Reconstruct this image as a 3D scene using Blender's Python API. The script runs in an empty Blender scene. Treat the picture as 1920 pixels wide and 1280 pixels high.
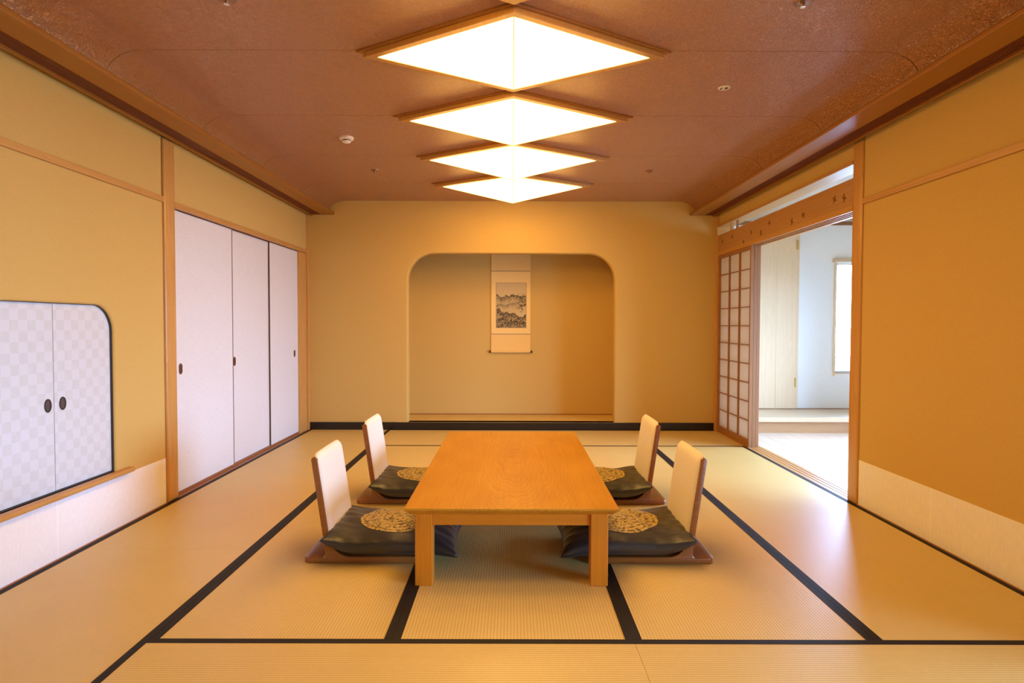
import bpy, bmesh, math, random
from mathutils import Vector, Matrix
random.seed(7)
scene = bpy.context.scene
col = scene.collection
PI = math.pi

# ------------------------------------------------------------------ camera
FPX = 1140.28
cam_d = bpy.data.cameras.new('camera'); cam = bpy.data.objects.new('camera', cam_d); col.objects.link(cam)
cam_d.sensor_width = 36.0; cam_d.sensor_fit = 'HORIZONTAL'; cam_d.lens = 36.0*FPX/1920.0
cam_d.clip_start = 0.05; cam_d.clip_end = 200
pitch, yaw, roll = 0.0286, 0.0004, 0.0025
fwd = Vector((math.sin(yaw)*math.cos(pitch), math.cos(yaw)*math.cos(pitch), -math.sin(pitch)))
rgt = Vector((math.cos(yaw), -math.sin(yaw), 0)); up = rgt.cross(fwd)
r2 = math.cos(roll)*rgt + math.sin(roll)*up; u2 = -math.sin(roll)*rgt + math.cos(roll)*up
cam.matrix_world = Matrix(((r2.x, u2.x, -fwd.x, -0.0075), (r2.y, u2.y, -fwd.y, 0.0), (r2.z, u2.z, -fwd.z, 1.189), (0, 0, 0, 1)))
scene.camera = cam

# ------------------------------------------------------------------ world, exposure
SKY = (0.375, 0.585, 1.0); SKY_STRENGTH = 44.0
LAMP = (1.0, 0.55, 0.135); LAMP_STRENGTH = 13.3
w = bpy.data.worlds.new('sky'); scene.world = w; w.use_nodes = True
bg = w.node_tree.nodes['Background']; bg.inputs[0].default_value = (*SKY, 1); bg.inputs[1].default_value = SKY_STRENGTH
vs = scene.view_settings
vs.view_transform = 'Standard'; vs.look = 'None'; vs.exposure = 0.0; vs.gamma = 1.0; vs.use_curve_mapping = False
try:
    scene.cycles.use_denoising = True; scene.cycles.max_bounces = 10; scene.cycles.diffuse_bounces = 6
    scene.cycles.sample_clamp_indirect = 8.0
    scene.cycles.caustics_reflective = False; scene.cycles.caustics_refractive = False
except Exception:
    pass

# room measurements (metres): X right, Y into the room, Z up
W = 0.91
XL, XR = -2.290, 2.285          # plaster faces
YB, YR = 6.81, -1.40            # back wall, wall behind the camera
Y1 = 2.262                      # near joint of the mats
ZS = 2.40                       # soffit of the side cornices
ZC = 2.556                      # ceiling
SX = 4.50; SY = 7.35            # sunroom window wall and end wall

def portal(name, loc, rot, sx, sy):
    l = bpy.data.lights.new(name, 'AREA'); l.shape = 'RECTANGLE'; l.size = sx; l.size_y = sy
    l.cycles.is_portal = True
    o = bpy.data.objects.new(name, l); o.location = loc; o.rotation_euler = rot; col.objects.link(o)
WINS = [(-1.05, 0.75), (0.85, 2.65), (2.75, 4.55), (4.65, 6.45)]
WZ0, WZ1 = 0.10, 1.80
portal('sunroom_portal', (SX+0.10, 2.70, (WZ0+WZ1)/2), (0, PI/2, 0), WZ1-WZ0, 7.5)
portal('end_window_portal', (4.17, SY+0.10, 1.27), (-PI/2, 0, 0), 0.60, 1.40)

# ------------------------------------------------------------------ materials
def nt(name):
    m = bpy.data.materials.new(name); m.use_nodes = True
    t = m.node_tree; b = t.nodes['Principled BSDF']
    return m, t, b
def lk(t, a, ai, b, bi): t.links.new(a.outputs[ai], b.inputs[bi])
def node(t, kind, **kw):
    n = t.nodes.new(kind)
    for k, v in kw.items():
        if k.startswith('i_'):
            n.inputs[k[2:].replace('_', ' ')].default_value = v
        else: setattr(n, k, v)
    return n
def coords(t, scale=(1, 1, 1), rot=(0, 0, 0), kind='Object'):
    c = node(t, 'ShaderNodeTexCoord'); mp = node(t, 'ShaderNodeMapping')
    mp.inputs['Scale'].default_value = scale; mp.inputs['Rotation'].default_value = rot
    lk(t, c, kind, mp, 0); return mp
def ramp(t, stops):
    r = node(t, 'ShaderNodeValToRGB'); e = r.color_ramp.elements
    e[0].position, e[0].color = stops[0][0], (*stops[0][1], 1)
    e[1].position, e[1].color = stops[-1][0], (*stops[-1][1], 1)
    for p, c in stops[1:-1]:
        x = e.new(p); x.color = (*c, 1)
    return r
def bump(t, b, src, out, strength, dist):
    n = node(t, 'ShaderNodeBump'); n.inputs['Strength'].default_value = strength; n.inputs['Distance'].default_value = dist
    lk(t, src, out, n, 'Height'); lk(t, n, 0, b, 'Normal'); return n
def plain(name, c, rough=0.6, metal=0.0, spec=0.5, coat=0.0):
    m, t, b = nt(name)
    b.inputs['Base Color'].default_value = (*c, 1); b.inputs['Roughness'].default_value = rough
    b.inputs['Metallic'].default_value = metal; b.inputs['Specular IOR Level'].default_value = spec
    b.inputs['Coat Weight'].default_value = coat
    return m
def mottled(name, c1, c2, scale=(60, 60, 60), rough=0.8, bs=0.15, bd=0.002, detail=6, spec=0.3):
    m, t, b = nt(name)
    mp = coords(t, scale); n = node(t, 'ShaderNodeTexNoise'); n.inputs['Scale'].default_value = 1.0; n.inputs['Detail'].default_value = detail
    lk(t, mp, 0, n, 'Vector'); r = ramp(t, [(0.3, c1), (0.7, c2)]); lk(t, n, 'Fac', r, 0)
    lk(t, r, 0, b, 'Base Color'); b.inputs['Roughness'].default_value = rough; b.inputs['Specular IOR Level'].default_value = spec
    if bs: bump(t, b, n, 'Fac', bs, bd)
    return m
def wood(name, c1, c2, axis=1, fine=70, along=2.0, rough=0.4, rings=0.0, spec=0.5, coat=0.0):
    """long grain along an axis of the object's own coordinates"""
    m, t, b = nt(name)
    s = [fine, fine, fine]; s[axis] = along
    mp = coords(t, s); n = node(t, 'ShaderNodeTexNoise'); n.inputs['Scale'].default_value = 1.0
    n.inputs['Detail'].default_value = 8; n.inputs['Roughness'].default_value = 0.62; n.inputs['Distortion'].default_value = 0.4
    lk(t, mp, 0, n, 'Vector')
    s2 = [7, 7, 7]; s2[axis] = 0.5
    mp2 = coords(t, s2); n2 = node(t, 'ShaderNodeTexNoise'); n2.inputs['Scale'].default_value = 1.0; n2.inputs['Detail'].default_value = 2
    lk(t, mp2, 0, n2, 'Vector')
    # growth rings: fold the broad noise
    k = node(t, 'ShaderNodeMath', operation='MULTIPLY'); k.inputs[1].default_value = 14.0; lk(t, n2, 'Fac', k, 0)
    f = node(t, 'ShaderNodeMath', operation='FRACT'); lk(t, k, 0, f, 0)
    mx = node(t, 'ShaderNodeMix'); mx.data_type = 'FLOAT'; mx.inputs[0].default_value = rings
    lk(t, n, 'Fac', mx, 2); lk(t, f, 0, mx, 3)
    r = ramp(t, [(0.25, c1), (0.75, c2)]); lk(t, mx, 0, r, 0)
    lk(t, r, 0, b, 'Base Color'); b.inputs['Roughness'].default_value = rough; b.inputs['Specular IOR Level'].default_value = spec
    b.inputs['Coat Weight'].default_value = coat; b.inputs['Coat Roughness'].default_value = 0.2
    bump(t, b, n, 'Fac', 0.05, 0.001)
    return m

PLASTER = mottled('plaster_warm', (0.570, 0.378, 0.108), (0.630, 0.422, 0.126), (180, 180, 180), 0.9, 0.25, 0.0015)
PAPER = mottled('dado_paper', (0.82, 0.80, 0.78), (0.87, 0.85, 0.83), (90, 90, 30), 0.75, 0.1, 0.0008)
PAPER2 = mottled('dado_paper_double', (0.88, 0.86, 0.84), (0.91, 0.89, 0.87), (90, 90, 30), 0.75, 0.1, 0.0008)
def fusuma_paper():
    m, t, b = nt('fusuma_paper')
    mp = coords(t, (40, 14, 130)); n = node(t, 'ShaderNodeTexNoise'); n.inputs['Scale'].default_value = 1; n.inputs['Detail'].default_value = 5
    lk(t, mp, 0, n, 'Vector'); r = ramp(t, [(0.3, (0.66, 0.65, 0.645)), (0.7, (0.71, 0.70, 0.695))]); lk(t, n, 'Fac', r, 0)
    lk(t, r, 0, b, 'Base Color'); b.inputs['Roughness'].default_value = 0.7
    bump(t, b, n, 'Fac', 0.2, 0.001); return m
FUSUMA = fusuma_paper()
def checker_paper():
    m, t, b = nt('checker_paper')
    mp = coords(t, (1/0.052, 1/0.052, 1/0.052)); mp.inputs['Location'].default_value = (0.5, 0.2, 0.3)
    c = node(t, 'ShaderNodeTexChecker'); c.inputs['Scale'].default_value = 1.0
    c.inputs['Color1'].default_value = (0.66, 0.70, 0.74, 1); c.inputs['Color2'].default_value = (0.565, 0.60, 0.60, 1)
    lk(t, mp, 0, c, 'Vector')
    mp2 = coords(t, (25, 25, 25)); n = node(t, 'ShaderNodeTexNoise'); n.inputs['Scale'].default_value = 1; lk(t, mp2, 0, n, 'Vector')
    mx = node(t, 'ShaderNodeMix'); mx.data_type = 'RGBA'; lk(t, n, 'Fac', mx, 0); lk(t, c, 0, mx, 6); mx.inputs[7].default_value = (0.645, 0.685, 0.72, 1)
    lk(t, mx, 2, b, 'Base Color'); b.inputs['Roughness'].default_value = 0.45; return m
CHECKER = checker_paper()

WOOD_Z = wood('post_wood', (0.49, 0.245, 0.060), (0.61, 0.33, 0.095), 2, 60, 1.6, 0.33, 0.25, 0.5, 0.15)
WOOD_Y = wood('rail_wood', (0.46, 0.225, 0.055), (0.56, 0.295, 0.085), 1, 60, 1.6, 0.38, 0.2)
CORNICE = wood('cornice_wood', (0.29, 0.105, 0.012), (0.36, 0.142, 0.020), 1, 50, 1.2, 0.36, 0.15)
DARKWOOD = wood('reddish_wood', (0.26, 0.10, 0.035), (0.34, 0.14, 0.05), 1, 60, 1.6, 0.4, 0.15)
SHOJIWOOD = wood('shoji_wood', (0.28, 0.120, 0.040), (0.36, 0.160, 0.055), 2, 70, 2.0, 0.45, 0.15)
GRILLE = plain('grille_slat', (0.20, 0.05, 0.025), 0.5)
VOID = plain('recess_shade', (0.012, 0.006, 0.004), 0.9)  # near-black colour stands in for shade inside the grilles and track grooves
LACQUER = plain('black_lacquer', (0.012, 0.009, 0.008), 0.25)
EDGE = plain('niche_edge', (0.03, 0.022, 0.02), 0.35)
GAPDARK = plain('door_gap_shadow', (0.10, 0.045, 0.02), 0.5)  # dark brown that paints the gap shadow at the sliding door seams
PULL = plain('recessed_pull', (0.10, 0.040, 0.018), 0.4, 0.2)
PULLRIM = plain('recessed_pull_rim', (0.22, 0.12, 0.07), 0.35, 0.3)
PEWTER = plain('pewter_pull', (0.16, 0.14, 0.13), 0.35, 0.8)
BRASS = plain('brass', (0.75, 0.52, 0.20), 0.3, 1.0)

def tatami():
    m, t, b = nt('tatami_rush')
    c = node(t, 'ShaderNodeTexCoord'); sp = node(t, 'ShaderNodeSeparateXYZ'); lk(t, c, 'Object', sp, 0)
    k = node(t, 'ShaderNodeMath', operation='MULTIPLY'); k.inputs[1].default_value = 2*PI/0.0130; lk(t, sp, 1, k, 0)
    s = node(t, 'ShaderNodeMath', operation='SINE'); lk(t, k, 0, s, 0)
    h = node(t, 'ShaderNodeMath', operation='MULTIPLY_ADD'); h.inputs[1].default_value = 0.5; h.inputs[2].default_value = 0.5; lk(t, s, 0, h, 0)
    # rush strands lie across the ribs
    mp = coords(t, (420, 22, 1)); n = node(t, 'ShaderNodeTexNoise'); n.inputs['Scale'].default_value = 1; n.inputs['Detail'].default_value = 4; lk(t, mp, 0, n, 'Vector')
    mp2 = coords(t, (3, 3, 1)); n2 = node(t, 'ShaderNodeTexNoise'); n2.inputs['Scale'].default_value = 1; n2.inputs['Detail'].default_value = 3; lk(t, mp2, 0, n2, 'Vector')
    mx = node(t, 'ShaderNodeMix'); mx.data_type = 'FLOAT'; mx.inputs[0].default_value = 0.35; lk(t, n, 'Fac', mx, 2); lk(t, n2, 'Fac', mx, 3)
    r = ramp(t, [(0.25, (0.60, 0.442, 0.148)), (0.75, (0.70, 0.530, 0.190))]); lk(t, mx, 0, r, 0)
    d = node(t, 'ShaderNodeMix'); d.data_type = 'RGBA'; d.blend_type = 'MULTIPLY'
    g = node(t, 'ShaderNodeMapRange'); g.inputs[1].default_value = 0.0; g.inputs[2].default_value = 0.45; g.inputs[3].default_value = 0.50; g.inputs[4].default_value = 0.0
    lk(t, h, 0, g, 0); lk(t, g, 0, d, 0); lk(t, r, 0, d, 6); d.inputs[7].default_value = (0.62, 0.50, 0.34, 1)
    lk(t, d, 2, b, 'Base Color'); b.inputs['Roughness'].default_value = 0.40; b.inputs['Specular IOR Level'].default_value = 0.55
    a = node(t, 'ShaderNodeMath', operation='MULTIPLY_ADD'); a.inputs[1].default_value = 0.15; lk(t, n, 'Fac', a, 0); lk(t, h, 0, a, 2)
    bump(t, b, a, 0, 0.18, 0.0012)
    return m
TATAMI = tatami()
BORDER = mottled('tatami_border_cloth', (0.009, 0.007, 0.006), (0.015, 0.011, 0.009), (300, 300, 300), 0.6, 0.2, 0.0005, spec=0.25)

def ceiling_mat():
    m, t, b = nt('ceiling_crackle')
    mp = coords(t, (1, 1, 1))
    def nz(scale, detail, dist):
        n = node(t, 'ShaderNodeTexNoise'); n.inputs['Scale'].default_value = scale; n.inputs['Detail'].default_value = detail; n.inputs['Distortion'].default_value = dist
        lk(t, mp, 0, n, 'Vector'); return n
    def ridge(n, wdt):       # thin creases where the noise crosses its middle
        q = node(t, 'ShaderNodeMath', operation='SUBTRACT'); q.inputs[1].default_value = 0.5; lk(t, n, 'Fac', q, 0)
        a_ = node(t, 'ShaderNodeMath', operation='ABSOLUTE'); lk(t, q, 0, a_, 0)
        g = node(t, 'ShaderNodeMapRange'); g.inputs[2].default_value = wdt; lk(t, a_, 0, g, 0); return g
    r1 = ridge(nz(24, 3, 2.2), 0.035); r2 = ridge(nz(40, 2, 2.6), 0.05)
    mn = node(t, 'ShaderNodeMath', operation='MULTIPLY'); lk(t, r1, 0, mn, 0); lk(t, r2, 0, mn, 1)
    big = nz(70, 5, 0.6)
    h = node(t, 'ShaderNodeMath', operation='MULTIPLY_ADD'); h.inputs[1].default_value = 0.9; lk(t, big, 'Fac', h, 0); lk(t, mn, 0, h, 2)
    r = ramp(t, [(0.0, (0.42, 0.165, 0.053)), (1.0, (0.56, 0.235, 0.080))]); lk(t, mn, 0, r, 0)
    lk(t, r, 0, b, 'Base Color'); b.inputs['Roughness'].default_value = 0.40; b.inputs['Specular IOR Level'].default_value = 0.6
    b.inputs['Coat Weight'].default_value = 0.6; b.inputs['Coat Roughness'].default_value = 0.30; b.inputs['Coat IOR'].default_value = 1.6
    n = bump(t, b, h, 0, 0.9, 0.0035); lk(t, n, 0, b, 'Coat Normal')
    return m
CEIL = ceiling_mat()
SEAM = plain('ceiling_seam', (0.10, 0.04, 0.015), 0.8)

def table_wood():
    m, t, b = nt('table_wood')
    # plain-sawn board: rings of a tilted trunk cut by the top
    mp = coords(t, (1, 1, 1)); 
    nz = node(t, 'ShaderNodeTexNoise'); nz.inputs['Scale'].default_value = 1.0; nz.inputs['Detail'].default_value = 3
    mpn = coords(t, (3.2, 1.0, 3.2)); lk(t, mpn, 0, nz, 'Vector')
    sp = node(t, 'ShaderNodeSeparateXYZ'); lk(t, mp, 0, sp, 0)
    xm = node(t, 'ShaderNodeMath', operation='SUBTRACT'); xm.inputs[1].default_value = 0.02; lk(t, sp, 0, xm, 0)
    x2 = node(t, 'ShaderNodeMath', operation='MULTIPLY'); lk(t, xm, 0, x2, 0); lk(t, xm, 0, x2, 1)
    ky = node(t, 'ShaderNodeMath', operation='MULTIPLY'); ky.inputs[1].default_value = 0.16; lk(t, sp, 1, ky, 0)
    y2 = node(t, 'ShaderNodeMath', operation='ABSOLUTE'); lk(t, ky, 0, y2, 0)
    x4 = node(t, 'ShaderNodeMath', operation='MULTIPLY'); x4.inputs[1].default_value = 2.2; lk(t, x2, 0, x4, 0)
    s1 = node(t, 'ShaderNodeMath', operation='ADD'); lk(t, x4, 0, s1, 0); lk(t, y2, 0, s1, 1)
    s2 = node(t, 'ShaderNodeMath', operation='MULTIPLY_ADD'); s2.inputs[1].default_value = 0.22; lk(t, nz, 'Fac', s2, 0); lk(t, s1, 0, s2, 2)
    k = node(t, 'ShaderNodeMath', operation='MULTIPLY'); k.inputs[1].default_value = 58; lk(t, s2, 0, k, 0)
    f = node(t, 'ShaderNodeMath', operation='FRACT'); lk(t, k, 0, f, 0)
    fr = ramp(t, [(0.0, (0, 0, 0)), (0.75, (0.35, 0.35, 0.35)), (0.93, (1, 1, 1)), (1.0, (0, 0, 0))]); lk(t, f, 0, fr, 0)
    mpf = coords(t, (120, 3, 120)); nf = node(t, 'ShaderNodeTexNoise'); nf.inputs['Scale'].default_value = 1; nf.inputs['Detail'].default_value = 6; lk(t, mpf, 0, nf, 'Vector')
    mpb = coords(t, (5, 2.2, 5)); nb = node(t, 'ShaderNodeTexNoise'); nb.inputs['Scale'].default_value = 1; nb.inputs['Detail'].default_value = 2; lk(t, mpb, 0, nb, 'Vector')
    a = node(t, 'ShaderNodeMix'); a.data_type = 'FLOAT'; a.inputs[0].default_value = 0.5; lk(t, nf, 'Fac', a, 2); lk(t, nb, 'Fac', a, 3)
    r = ramp(t, [(0.3, (0.44, 0.190, 0.010)), (0.7, (0.58, 0.285, 0.020))]); lk(t, a, 0, r, 0)
    d = node(t, 'ShaderNodeMix'); d.data_type = 'RGBA'; d.blend_type = 'MULTIPLY'
    ff = node(t, 'ShaderNodeMath', operation='MULTIPLY'); ff.inputs[1].default_value = 0.38; lk(t, fr, 0, ff, 0)
    lk(t, ff, 0, d, 0); lk(t, r, 0, d, 6); d.inputs[7].default_value = (0.52, 0.38, 0.20, 1)
    lk(t, d, 2, b, 'Base Color'); b.inputs['Roughness'].default_value = 0.34; b.inputs['Specular IOR Level'].default_value = 0.45
    return m
TABLETOP = table_wood()
TABLEWOOD_X = wood('table_apron_wood', (0.54, 0.172, 0.007), (0.64, 0.228, 0.012), 0, 60, 1.6, 0.35, 0.2)
TABLEWOOD_Y = wood('table_side_wood', (0.54, 0.172, 0.007), (0.64, 0.228, 0.012), 1, 60, 1.6, 0.35, 0.2)
TABLEWOOD_Z = wood('table_leg_wood', (0.54, 0.172, 0.007), (0.64, 0.228, 0.012), 2, 60, 1.6, 0.35, 0.2)
CHAIRWOOD = wood('chair_wood', (0.22, 0.070, 0.012), (0.30, 0.108, 0.021), 0, 60, 3, 0.3, 0.2, 0.5, 0.3)
UPHOLST = mottled('cream_upholstery', (0.70, 0.62, 0.50), (0.80, 0.73, 0.61), (320, 320, 320), 0.85, 0.4, 0.0012)
def satin():
    m, t, b = nt('black_satin')
    mp = coords(t, (7, 26, 26)); n = node(t, 'ShaderNodeTexNoise'); n.inputs['Scale'].default_value = 1; n.inputs['Detail'].default_value = 3; n.inputs['Distortion'].default_value = 0.8; lk(t, mp, 0, n, 'Vector')
    b.inputs['Base Color'].default_value = (0.020, 0.019, 0.018, 1); b.inputs['Roughness'].default_value = 0.36
    b.inputs['Specular IOR Level'].default_value = 0.7; b.inputs['Sheen Weight'].default_value = 0.08; b.inputs['Sheen Roughness'].default_value = 0.4
    bump(t, b, n, 'Fac', 0.35, 0.012); return m
SATIN = satin()
def medallion_mat():
    m, t, b = nt('gold_medallion')
    c = node(t, 'ShaderNodeTexCoord'); sp = node(t, 'ShaderNodeSeparateXYZ'); lk(t, c, 'Object', sp, 0)
    cb = node(t, 'ShaderNodeCombineXYZ'); lk(t, sp, 0, cb, 0); lk(t, sp, 1, cb, 1)
    v = node(t, 'ShaderNodeTexVoronoi', feature='F1'); v.inputs['Scale'].default_value = 78; lk(t, cb, 0, v, 'Vector')
    ln = node(t, 'ShaderNodeVectorMath', operation='LENGTH'); lk(t, cb, 0, ln, 0)
    k = node(t, 'ShaderNodeMath', operation='MULTIPLY'); k.inputs[1].default_value = 2*PI/0.034; lk(t, ln, 'Value', k, 0)
    s = node(t, 'ShaderNodeMath', operation='SINE'); lk(t, k, 0, s, 0)
    a = node(t, 'ShaderNodeMath', operation='MULTIPLY_ADD'); a.inputs[1].default_value = 0.12; lk(t, s, 0, a, 0); lk(t, v, 'Distance', a, 2)
    r = ramp(t, [(0.42, (0.44, 0.32, 0.100)), (0.56, (0.30, 0.215, 0.070)), (0.74, (0.09, 0.065, 0.035))]); lk(t, a, 0, r, 0)
    lk(t, r, 0, b, 'Base Color'); b.inputs['Roughness'].default_value = 0.45; bump(t, b, a, 0, 0.4, -0.002); return m
MEDAL = medallion_mat()

def emission(name, c, s):
    m = bpy.data.materials.new(name); m.use_nodes = True; t = m.node_tree; t.nodes.clear()
    e = node(t, 'ShaderNodeEmission'); e.inputs[0].default_value = (*c, 1); e.inputs[1].default_value = s
    o = node(t, 'ShaderNodeOutputMaterial'); lk(t, e, 0, o, 0); return m
SHADE = emission('lit_lamp_shade', LAMP, LAMP_STRENGTH)
RIB = plain('lamp_rib', (0.80, 0.66, 0.42), 0.5)
def shoji_paper():
    m = bpy.data.materials.new('shoji_paper'); m.use_nodes = True; t = m.node_tree; t.nodes.clear()
    d = node(t, 'ShaderNodeBsdfDiffuse'); d.inputs[0].default_value = (0.88, 0.85, 0.80, 1)
    tr = node(t, 'ShaderNodeBsdfTranslucent'); tr.inputs[0].default_value = (0.92, 0.90, 0.86, 1)
    mx = node(t, 'ShaderNodeMixShader'); mx.inputs[0].default_value = 0.62; lk(t, d, 0, mx, 1); lk(t, tr, 0, mx, 2)
    o = node(t, 'ShaderNodeOutputMaterial'); lk(t, mx, 0, o, 0); return m
SHOJIPAPER = shoji_paper()
def glass():
    m = bpy.data.materials.new('window_glass'); m.use_nodes = True; t = m.node_tree; t.nodes.clear()
    a = node(t, 'ShaderNodeBsdfTransparent'); a.inputs[0].default_value = (0.95, 0.97, 0.97, 1)
    g = node(t, 'ShaderNodeBsdfGlossy'); g.inputs['Roughness'].default_value = 0.02
    f = node(t, 'ShaderNodeFresnel'); f.inputs[0].default_value = 1.3
    mx = node(t, 'ShaderNodeMixShader'); lk(t, f, 0, mx, 0); lk(t, a, 0, mx, 1); lk(t, g, 0, mx, 2)
    o = node(t, 'ShaderNodeOutputMaterial'); lk(t, mx, 0, o, 0); return m
GLASS = glass()
WHITEWALL = mottled('sunroom_plaster', (0.84, 0.85, 0.84), (0.88, 0.89, 0.88), (150, 150, 150), 0.9, 0.15, 0.001)
PALEWOOD_Z = wood('pale_panel_wood', (0.74, 0.53, 0.31), (0.82, 0.61, 0.38), 2, 50, 1.0, 0.45, 0.2)
PALEWOOD_Y = wood('pale_floor_wood', (0.74, 0.56, 0.39), (0.82, 0.63, 0.46), 1, 40, 1.0, 0.22, 0.15)
PALEWOOD_X = wood('pale_bench_wood', (0.60, 0.43, 0.25), (0.68, 0.50, 0.31), 0, 40, 1.0, 0.35, 0.15)
BENCHFRONT = wood('bench_front_wood', (0.44, 0.23, 0.10), (0.52, 0.29, 0.13), 0, 40, 1.0, 0.35, 0.15)
WHITEPLASTIC = plain('white_plastic', (0.78, 0.72, 0.62), 0.4)
CHROME = plain('sprinkler_metal', (0.62, 0.48, 0.36), 0.25, 1.0)
SPRINK = plain('sprinkler_body', (0.30, 0.16, 0.09), 0.35, 0.8)
DARKMETAL = plain('dark_slot', (0.03, 0.02, 0.015), 0.5)
SILK1 = mottled('scroll_silk', (0.78, 0.52, 0.170), (0.84, 0.575, 0.200), (260, 260, 260), 0.8, 0.15, 0.0006)
SILK2 = mottled('scroll_brocade', (0.82, 0.58, 0.210), (0.87, 0.635, 0.245), (260, 260, 260), 0.8, 0.15, 0.0006)
BAND = plain('scroll_band', (0.42, 0.29, 0.14), 0.7)

def ink_landscape():
    """generic ink-wash hills with pine clumps; x in [0,1], z in [0,1] from Generated coordinates"""
    m, t, b = nt('ink_landscape')
    c = node(t, 'ShaderNodeTexCoord'); sp = node(t, 'ShaderNodeSeparateXYZ'); lk(t, c, 'Generated', sp, 0)
    def M(op, a, bb=None, cc=None):
        n = node(t, 'ShaderNodeMath', operation=op)
        for i, q in enumerate((a, bb, cc)):
            if q is None: continue
            if isinstance(q, (int, float)): n.inputs[i].default_value = q
            else: t.links.new(q, n.inputs[i])
        return n.outputs[0]
    X, Z = sp.outputs[0], sp.outputs[2]
    def N(sx, sz, off, detail=4, dist=0.0):
        cb = node(t, 'ShaderNodeCombineXYZ'); t.links.new(M('MULTIPLY_ADD', X, sx, off), cb.inputs[0]); t.links.new(M('MULTIPLY', Z, sz), cb.inputs[1])
        n = node(t, 'ShaderNodeTexNoise'); n.inputs['Scale'].default_value = 1; n.inputs['Detail'].default_value = detail; n.inputs['Distortion'].default_value = dist
        t.links.new(cb.outputs[0], n.inputs['Vector']); return n.outputs['Fac']
    def clamp01(v):
        n = node(t, 'ShaderNodeClamp'); t.links.new(v, n.inputs[0]); return n.outputs[0]
    grain = N(28, 44, 3.3, 5, 1.0)
    ink = None
    for base, amp, fx, off, fall, dark, tilt in ((0.72, 0.20, 3.5, 1.7, 9, 0.95, 0.02), (0.52, 0.12, 4.0, 5.2, 12, 0.7, 0.08), (0.36, 0.30, 2.6, 8.4, 5, 1.0, -0.05), (0.22, 0.22, 3.6, 12.6, 5, 1.0, -0.08), (0.08, 0.14, 5.0, 21.0, 7, 0.95, 0.04)):
        h = M('ADD', M('MULTIPLY_ADD', M('SUBTRACT', N(fx, 0.0, off, 5), 0.5), amp*2, base), M('MULTIPLY', X, tilt))
        dd = M('SUBTRACT', h, Z)
        inside = clamp01(M('MULTIPLY', dd, 90.0))
        wash = M('MULTIPLY', inside, M('POWER', 2.718, M('MULTIPLY', dd, -fall)))
        wash = M('MULTIPLY', wash, M('MULTIPLY_ADD', grain, 6.0, -1.9)); wash = M('MULTIPLY', clamp01(wash), dark)
        ink = wash if ink is None else M('MAXIMUM', ink, wash)
    # pine clumps on the right
    clump = M('MULTIPLY', clamp01(M('MULTIPLY', M('SUBTRACT', N(11, 17, 31.0, 6, 0.6), 0.46), 10.0)), clamp01(M('MULTIPLY', M('SUBTRACT', X, 0.58), 3.6)))
    clump = M('MULTIPLY', clump, clamp01(M('MULTIPLY', M('SUBTRACT', 0.80, Z), 7.0)))
    clump = M('MULTIPLY', clump, clamp01(M('MULTIPLY', M('SUBTRACT', Z, 0.30), 7.0)))
    ink = clamp01(M('MAXIMUM', ink, M('MULTIPLY', clump, 0.9)))
    mx = node(t, 'ShaderNodeMix'); mx.data_type = 'RGBA'; t.links.new(ink, mx.inputs[0])
    mx.inputs[6].default_value = (0.60, 0.455, 0.220, 1); mx.inputs[7].default_value = (0.025, 0.018, 0.012, 1)
    lk(t, mx, 2, b, 'Base Color'); b.inputs['Roughness'].default_value = 0.85
    return m
INK = ink_landscape()

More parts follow.
